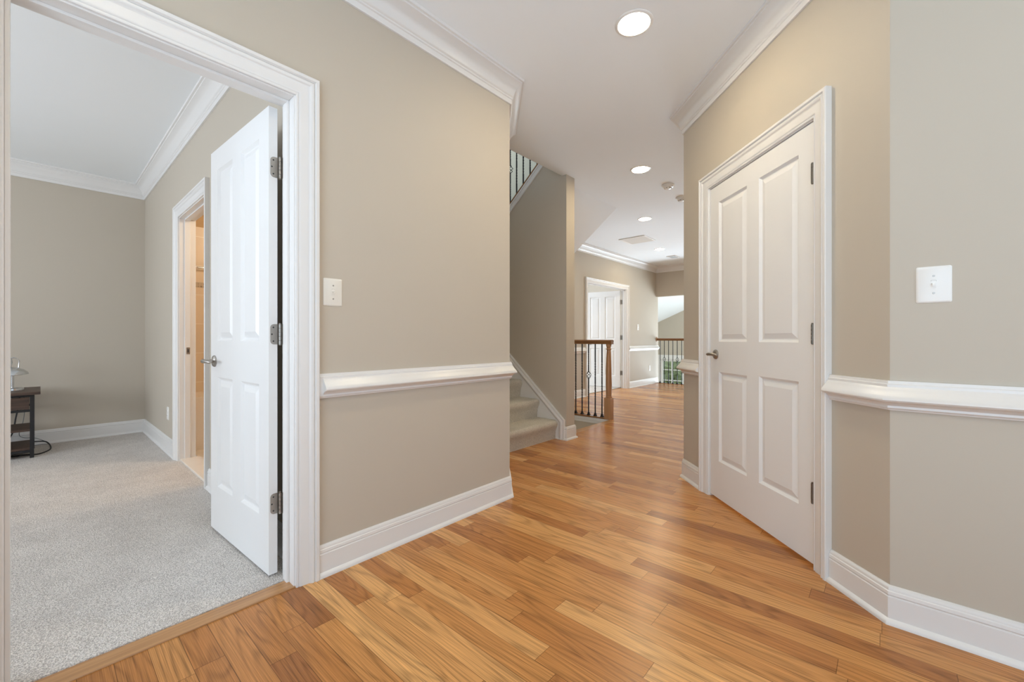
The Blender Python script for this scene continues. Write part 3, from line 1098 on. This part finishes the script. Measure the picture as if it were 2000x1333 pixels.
def iron_baluster(parent, x, y, z0, z1, style, shoe=True):
    m = MB()
    H = z1 - z0
    if style == 'basket':
        zc = z0 + 0.56 * H
        twisted_bar(m, x, y, z0, zc - 0.045, [(z0 + 0.20 * H, z0 + 0.38 * H, 1.5)])
        twisted_bar(m, x, y, zc + 0.045, z1, [(z0 + 0.70 * H, z0 + 0.88 * H, 1.5)])
        for k in range(4):
            pts = []
            for i in range(13):
                t = i / 12
                r = 0.030 * math.sin(PI * t) ** 0.8 + 0.003
                a = k * PI / 2 + t * PI * 1.2
                pts.append((x + r * math.cos(a), y + r * math.sin(a), zc - 0.048 + 0.096 * t))
            m.tube(pts, 0.0036, 6)
        for z in (zc - 0.048, zc + 0.048):
            m.lathe([(0, -0.009), (0.008, -0.009), (0.010, 0), (0.008, 0.009), (0, 0.009)], (x, y, z), seg=10, cap=False)
    else:
        twisted_bar(m, x, y, z0, z1, [(z0 + 0.24 * H, z0 + 0.46 * H, 1.5), (z0 + 0.54 * H, z0 + 0.76 * H, 1.5)])
    o = m.build('baluster', M_IRON, parent)
    if shoe:
        s = MB()
        s.rings([[(x + a * 0.018, y + b * 0.018, z0 + 0.0) for a, b in ((-1, -1), (1, -1), (1, 1), (-1, 1))],
                 [(x + a * 0.018, y + b * 0.018, z0 + 0.010) for a, b in ((-1, -1), (1, -1), (1, 1), (-1, 1))],
                 [(x + a * 0.011, y + b * 0.011, z0 + 0.020) for a, b in ((-1, -1), (1, -1), (1, 1), (-1, 1))],
                 [(x + a * 0.011, y + b * 0.011, z0 + 0.034) for a, b in ((-1, -1), (1, -1), (1, 1), (-1, 1))],
                 [(x + a * 0.007, y + b * 0.007, z0 + 0.038) for a, b in ((-1, -1), (1, -1), (1, 1), (-1, 1))]])
        s.build('shoe', M_IRON, o)
    return o


HAND = [(-0.030, 0.0), (-0.032, 0.010), (-0.026, 0.018), (-0.034, 0.030), (-0.033, 0.044), (-0.022, 0.055), (0.0, 0.058), (0.022, 0.055), (0.033, 0.044), (0.034, 0.030), (0.026, 0.018), (0.032, 0.010), (0.030, 0.0)]


def handrail_y(parent, x, y0, y1, z):
    m = MB()
    m.rings([[(x + a, y0, z + b) for a, b in HAND], [(x + a, y1, z + b) for a, b in HAND]])
    return m.build('handrail', M_OAKY, parent, smooth=True)


# guard rail beside the basement stair
g = empty('stair_railing', (0, 0, 0))
tag(g, 'oak and black iron guard railing with newel post beside the stair opening', 'railing')
handrail_y(g, XG, 2.635, YF, 0.975)
MB().box(4.868, 4.965, 2.735, YF, 0.0, 0.020).build('shoe_plate', M_OAKY, g, bevel=0.004)
nw = MB()
nx, ny = 4.919, 2.690


def sq(h, z, n=4):
    return [(nx + a * h, ny + b * h, z) for a, b in ((-1, -1), (1, -1), (1, 1), (-1, 1))]


nw.rings([sq(0.0445, 0.0), sq(0.0445, 0.262), sq(0.043, 0.274), sq(0.035, 0.282)])
nw.lathe([(0.036, 0.280), (0.041, 0.286), (0.041, 0.294), (0.036, 0.300), (0.037, 0.34), (0.0405, 0.45), (0.038, 0.65), (0.031, 0.84), (0.027, 0.895), (0.027, 0.900),
          (0.034, 0.905), (0.034, 0.915), (0.027, 0.921), (0.027, 0.936), (0.034, 0.952), (0.036, 0.965), (0.036, 0.976), (0, 0.976)], (nx, ny, 0), seg=28, cap=False)
nw.build('newel_post', M_OAKV, g, smooth=True)
for k in range(12):
    iron_baluster(g, XG, 2.787 + 0.1015 * k, 0.020, 0.978, 'basket' if k % 3 == 2 else 'twist')
# white fascia under the guard rail
struct(MB().sweep([(4.90, 2.675), (4.90, 4.19)], [(0, -0.075), (0.010, -0.075), (0.014, -0.066), (0.014, -0.045), (0.020, -0.038), (0.020, -0.018), (0.026, -0.010), (0.026, -0.002), (0, -0.002)]).build('trim_fascia', M_TRIM, smooth=True))

# overlook rail at the far end
g2 = empty('overlook_railing', (0, 0, 0))
tag(g2, 'far overlook railing with oak handrail and thin black balusters', 'railing')
handrail_y(g2, XH + 0.04, 1.145, YF - 0.015, 1.000)
ro = MB()
ro.lathe([(0, 0), (0.055, 0), (0.055, 0.008), (0.047, 0.014), (0.040, 0.016), (0, 0.016)], (XH + 0.04, YF - 0.0005, 1.030), (0, -1, 0), 28, cap=False)
ro.build('rosette', M_OAKV, g2, smooth=True)
MB().box(XH, XH + 0.09, 1.15, YF - 0.002, 0.0, 0.006).build('shoe_plate', M_OAKY, g2)
for k in range(27):
    iron_baluster(g2, XH + 0.04, YF - 0.085 - 0.1 * k, 0.006, 1.003, 'basket' if k % 3 == 1 else 'twist')

# railing on the upper flight
g3 = empty('upper_stair_railing', (0, 0, 0))
tag(g3, 'black iron balusters on the sloping upper flight glimpsed above the stairwell wall', 'railing')


def sloped(m, x0, x1, y0, y1, dz0, dz1):
    m.extrude_yz([(y0, str_z(y0) + dz0), (y1, str_z(y1) + dz0), (y1, str_z(y1) + dz1), (y0, str_z(y0) + dz1)], x0, x1)
    return m


sloped(MB(), XS0 - 0.012, XS1 + 0.012, 2.62, 3.75, 0.085, 0.112).build('stringer_cap', M_OAKY, g3)
sloped(MB(), XS0 + 0.035, XS1 - 0.035, 2.62, 3.75, 0.98, 1.035).build('handrail', M_OAKY, g3)
for k in range(10):
    y = 2.70 + 0.101 * k
    iron_baluster(g3, 0.5 * (XS0 + XS1), y, str_z(y) + 0.108, str_z(y) + 0.99, 'basket' if k % 3 == 0 else 'twist', shoe=False)
tr = MB()
sloped(tr, XS0 - 0.014, XS0 + 0.002, 2.62, 3.75, 0.0, 0.030)
sloped(tr, XS0 - 0.009, XS0 + 0.002, 2.62, 3.75, 0.030, 0.062)
sloped(tr, XS0 - 0.016, XS0 + 0.002, 2.62, 3.75, 0.062, 0.085)
struct(tr.build('trim_stringer', M_TRIM))

# ------------------------------------------------------------------ side table, lamp, cords in the bedroom
TX1 = 0.0
ty0, ty1 = 5.50, 6.10
table = empty('side_table', (-0.27, 5.80, 0.010))
tag(table, 'dark rustic wood side table with black metal frame at the bedroom wall', 'side table')
ox, oy, oz = -0.27, 5.80, 0.010


def tbx(m, x0, x1, y0, y1, z0, z1):
    return m.box(x0 - ox, x1 - ox, y0 - oy, y1 - oy, z0 - oz, z1 - oz)


tbx(MB(), -0.56, 0.005, ty0, ty1, 0.562, 0.586).build('tabletop', M_TABLEW, table, bevel=0.002)
for x in (-0.51, -0.045):
    for y in (5.56, 6.03):
        tbx(MB(), x - 0.0125, x + 0.0125, y - 0.0125, y + 0.0125, 0.010, 0.561).build('leg', M_BLACK, table)
for y in (5.56, 6.03):
    tbx(MB(), -0.4975, -0.0575, y - 0.010, y + 0.010, 0.412, 0.432).build('rail', M_BLACK, table)
for nm, z in (('upper_frame', 0.541), ('lower_frame', 0.060)):
    fr2 = MB()
    for y in (5.56, 6.03):
        tbx(fr2, -0.515, -0.040, y - 0.010, y + 0.010, z, z + 0.020)
    for x in (-0.51, -0.045):
        tbx(fr2, x - 0.010, x + 0.010, 5.552, 6.038, z, z + 0.020)
    fr2.build(nm, M_BLACK, table)
dr = tbx(MB(), -0.495, -0.060, 5.552, 5.570, 0.435, 0.538).build('drawer_front', M_TABLEW, table, bevel=0.002)
tbx(MB(), -0.498, -0.058, 5.573, 6.017, 0.240, 0.256).build('shelf', M_TABLEW, table)
tbx(MB(), -0.498, -0.058, 5.573, 6.017, 0.080, 0.096).build('shelf', M_TABLEW, table)

LX, LY, LZ = -0.166, 5.80, 0.5865
lamp = empty('desk_lamp', (LX, LY, LZ))
tag(lamp, 'brushed silver desk lamp with wide dish shade on the dark side table', 'lamp')
MB().lathe([(0, 0), (0.074, 0), (0.074, 0.008), (0.072, 0.020), (0.066, 0.024), (0.010, 0.026), (0, 0.026)], seg=40, cap=False).build('base', M_CHROME, lamp, smooth=True)
MB().lathe([(0, 0.024), (0.010, 0.024), (0.010, 0.150), (0, 0.150)], (0.004, 0, 0), seg=16, cap=False).build('post', M_CHROME, lamp, smooth=True)
sh = MB()
sh.m = Matrix.Translation((0.0, -0.01, 0.150)) @ Matrix.Rotation(math.radians(-4), 4, 'Y')
sh.lathe([(0.100, -0.014), (0.102, -0.012), (0.097, 0.006), (0.074, 0.031), (0.040, 0.049), (0.024, 0.056), (0.022, 0.055), (0.038, 0.046), (0.072, 0.028), (0.094, 0.004), (0.098, -0.012)], seg=44, cap=False)
sh.build('shade', M_CHROME, lamp, smooth=True)
MB().tube([(-0.030, -0.01, 0.178), (-0.016, -0.01, 0.215), (-0.010, -0.01, 0.250), (-0.014, -0.01, 0.280), (-0.012, -0.01, 0.292)], [0.020, 0.016, 0.017, 0.016, 0.006], 16).build('neck', M_CHROME, lamp, smooth=True)
MB().tube([(-0.012 + 0.0, -0.01, 0.284), (0.010, -0.01, 0.293), (0.032, -0.01, 0.286), (0.044, -0.01, 0.262), (0.042, -0.01, 0.225), (0.038, -0.01, 0.178)], 0.0042, 8).build('handle', M_CHROME, lamp, smooth=True)


def spline(ps, n=8):
    out = []
    P = [Vector(p) for p in ps]
    for i in range(len(P) - 1):
        a, b, c_, d = P[max(i - 1, 0)], P[i], P[i + 1], P[min(i + 2, len(P) - 1)]
        for k in range(n):
            t = k / n
            out.append(0.5 * ((2 * b) + (c_ - a) * t + (2 * a - 5 * b + 4 * c_ - d) * t * t + (3 * b - a - 3 * c_ + d) * t ** 3))
    out.append(P[-1])
    return out


cord = MB()
cord.tube(spline([(-0.125, 6.118, 0.52), (-0.135, 6.118, 0.40), (-0.150, 6.118, 0.30), (-0.165, 6.118, 0.18), (-0.19, 6.118, 0.09), (-0.15, 6.118, 0.035), (-0.08, 6.122, 0.055), (0.02, 6.12, 0.05), (0.055, 6.06, 0.035),
                  (0.07, 5.92, 0.017), (0.055, 5.78, 0.016), (-0.01, 5.66, 0.016), (-0.10, 5.70, 0.016), (-0.22, 5.72, 0.016), (-0.3, 5.8, 0.016)]), 0.0055, 8)
tag(cord.build('power_cord', M_CORD, smooth=True), 'black power cord looping on the carpet behind the side table leg', 'power cord')
cord = MB()
cord.tube(spline([(-0.100, 6.150, 0.50), (-0.095, 6.150, 0.38), (-0.105, 6.150, 0.26), (-0.13, 6.150, 0.14), (-0.10, 6.152, 0.10), (-0.03, 6.152, 0.085), (0.03, 6.152, 0.045), (0.06, 6.15, 0.016), (0.0, 6.145, 0.016), (-0.12, 6.145, 0.016)]), 0.0028, 6)
tag(cord.build('power_cord', M_GCORD, smooth=True), 'thin grey cord hanging behind the side table', 'power cord')


# ------------------------------------------------------------------ windows
def window(n, mtx, w_, h_, cols, rows, label, casing_w=0.15, glass=True):
    """local x across, y out to the room, z up, centred"""
    t = empty('window_%d' % n)
    t.matrix_world = mtx
    struct(t, label, 'window')
    fr_ = MB()
    cw = casing_w
    fr_.box(-w_ / 2 - cw, -w_ / 2, 0, 0.02, -h_ / 2 - cw, h_ / 2 + cw).box(w_ / 2, w_ / 2 + cw, 0, 0.02, -h_ / 2 - cw, h_ / 2 + cw)
    fr_.box(-w_ / 2, w_ / 2, 0, 0.02, h_ / 2, h_ / 2 + cw).box(-w_ / 2, w_ / 2, 0, 0.02, -h_ / 2 - cw, -h_ / 2)
    fr_.build('window_casing', M_TRIM, t, bevel=0.003)
    s = MB()
    b = 0.065
    s.box(-w_ / 2, -w_ / 2 + b, -0.07, -0.03, -h_ / 2, h_ / 2).box(w_ / 2 - b, w_ / 2, -0.07, -0.03, -h_ / 2, h_ / 2)
    s.box(-w_ / 2 + b, w_ / 2 - b, -0.07, -0.03, h_ / 2 - b, h_ / 2).box(-w_ / 2 + b, w_ / 2 - b, -0.07, -0.03, -h_ / 2, -h_ / 2 + b)
    for i in range(1, cols):
        x = -w_ / 2 + w_ * i / cols
        s.box(x - 0.016, x + 0.016, -0.062, -0.035, -h_ / 2 + b, h_ / 2 - b)
    for i in range(1, rows):
        z = -h_ / 2 + h_ * i / rows
        s.box(-w_ / 2 + b, w_ / 2 - b, -0.061, -0.036, z - 0.014, z + 0.014)
    s.build('sash', M_TRIM, t)
    if glass:
        MB().box(-w_ / 2 + b, w_ / 2 - b, -0.050, -0.047, -h_ / 2 + b, h_ / 2 - b).build('pane', M_GLASS, t)
    return t


wm = frame_mtx((14.0, (WY0 + WY1) / 2, (WZ0 + WZ1) / 2), PI / 2)
window(1, wm, WY1 - WY0, WZ1 - WZ0, 4, 6, 'white muntin window low on the family room wall beyond the overlook')
# garden seen through it
struct(MB().box(14.2, 30, -8, 22, -3.2, -3.1).build('ground', M_LAWN))


def shrub(x, y, z, r, label):
    bm = bmesh.new()
    bmesh.ops.create_icosphere(bm, subdivisions=4, radius=r)
    for v in bm.verts:
        d = v.co.normalized()
        k = 0.78 + 0.3 * random.random() + 0.12 * math.sin(7 * d.x + 3 * d.z) * math.cos(6 * d.y)
        v.co = v.co * k
    me = bpy.data.meshes.new('foliage')
    bm.to_mesh(me)
    bm.free()
    me.materials.append(M_LEAF)
    t = empty('garden_tree', (x, y, -3.1))
    o = bpy.data.objects.new('foliage', me)
    COL.objects.link(o)
    o.parent = t
    o.location = (0, 0, z + 3.1)
    MB().lathe([(0.0, 0.0), (0.12, 0.0), (0.08, z + 3.1 - r * 0.3), (0, z + 3.1 - r * 0.3)], seg=10, cap=False).build('trunk', M_OAKV, t)
    tag(t, label, 'tree', 'garden trees outside the family room')


for i, (x, y, z, r) in enumerate(((18.3, 7.3, -0.9, 1.35), (21.2, 11.6, -0.4, 1.5), (18.6, 4.0, -0.9, 1.3), (25.5, 9.2, 0.4, 2.2))):
    shrub(x, y, z, r, 'green leafy tree outside the family room window')

# ------------------------------------------------------------------ lamps of the rooms off the hall, plus an added shaft fill
def point(name, loc, power, color, r=0.06):
    l = bpy.data.lights.new(name, 'POINT')
    l.energy = power
    l.color = color
    l.shadow_soft_size = r
    o = bpy.data.objects.new(name, l)
    COL.objects.link(o)
    o.location = loc
    return o


point('bathroom_lamp', (1.7, 3.6, 2.35), 34, (1.0, 0.82, 0.60), 0.12)
point('basement_stair_fill', (4.2, 3.4, -0.9), 4, (1.0, 0.92, 0.82), 0.1)  # added fill to brighten the stair shaft, no known fixture
point('closet_lamp', (2.95, 0.35, 1.6), 60, (1.0, 0.66, 0.34), 0.05)
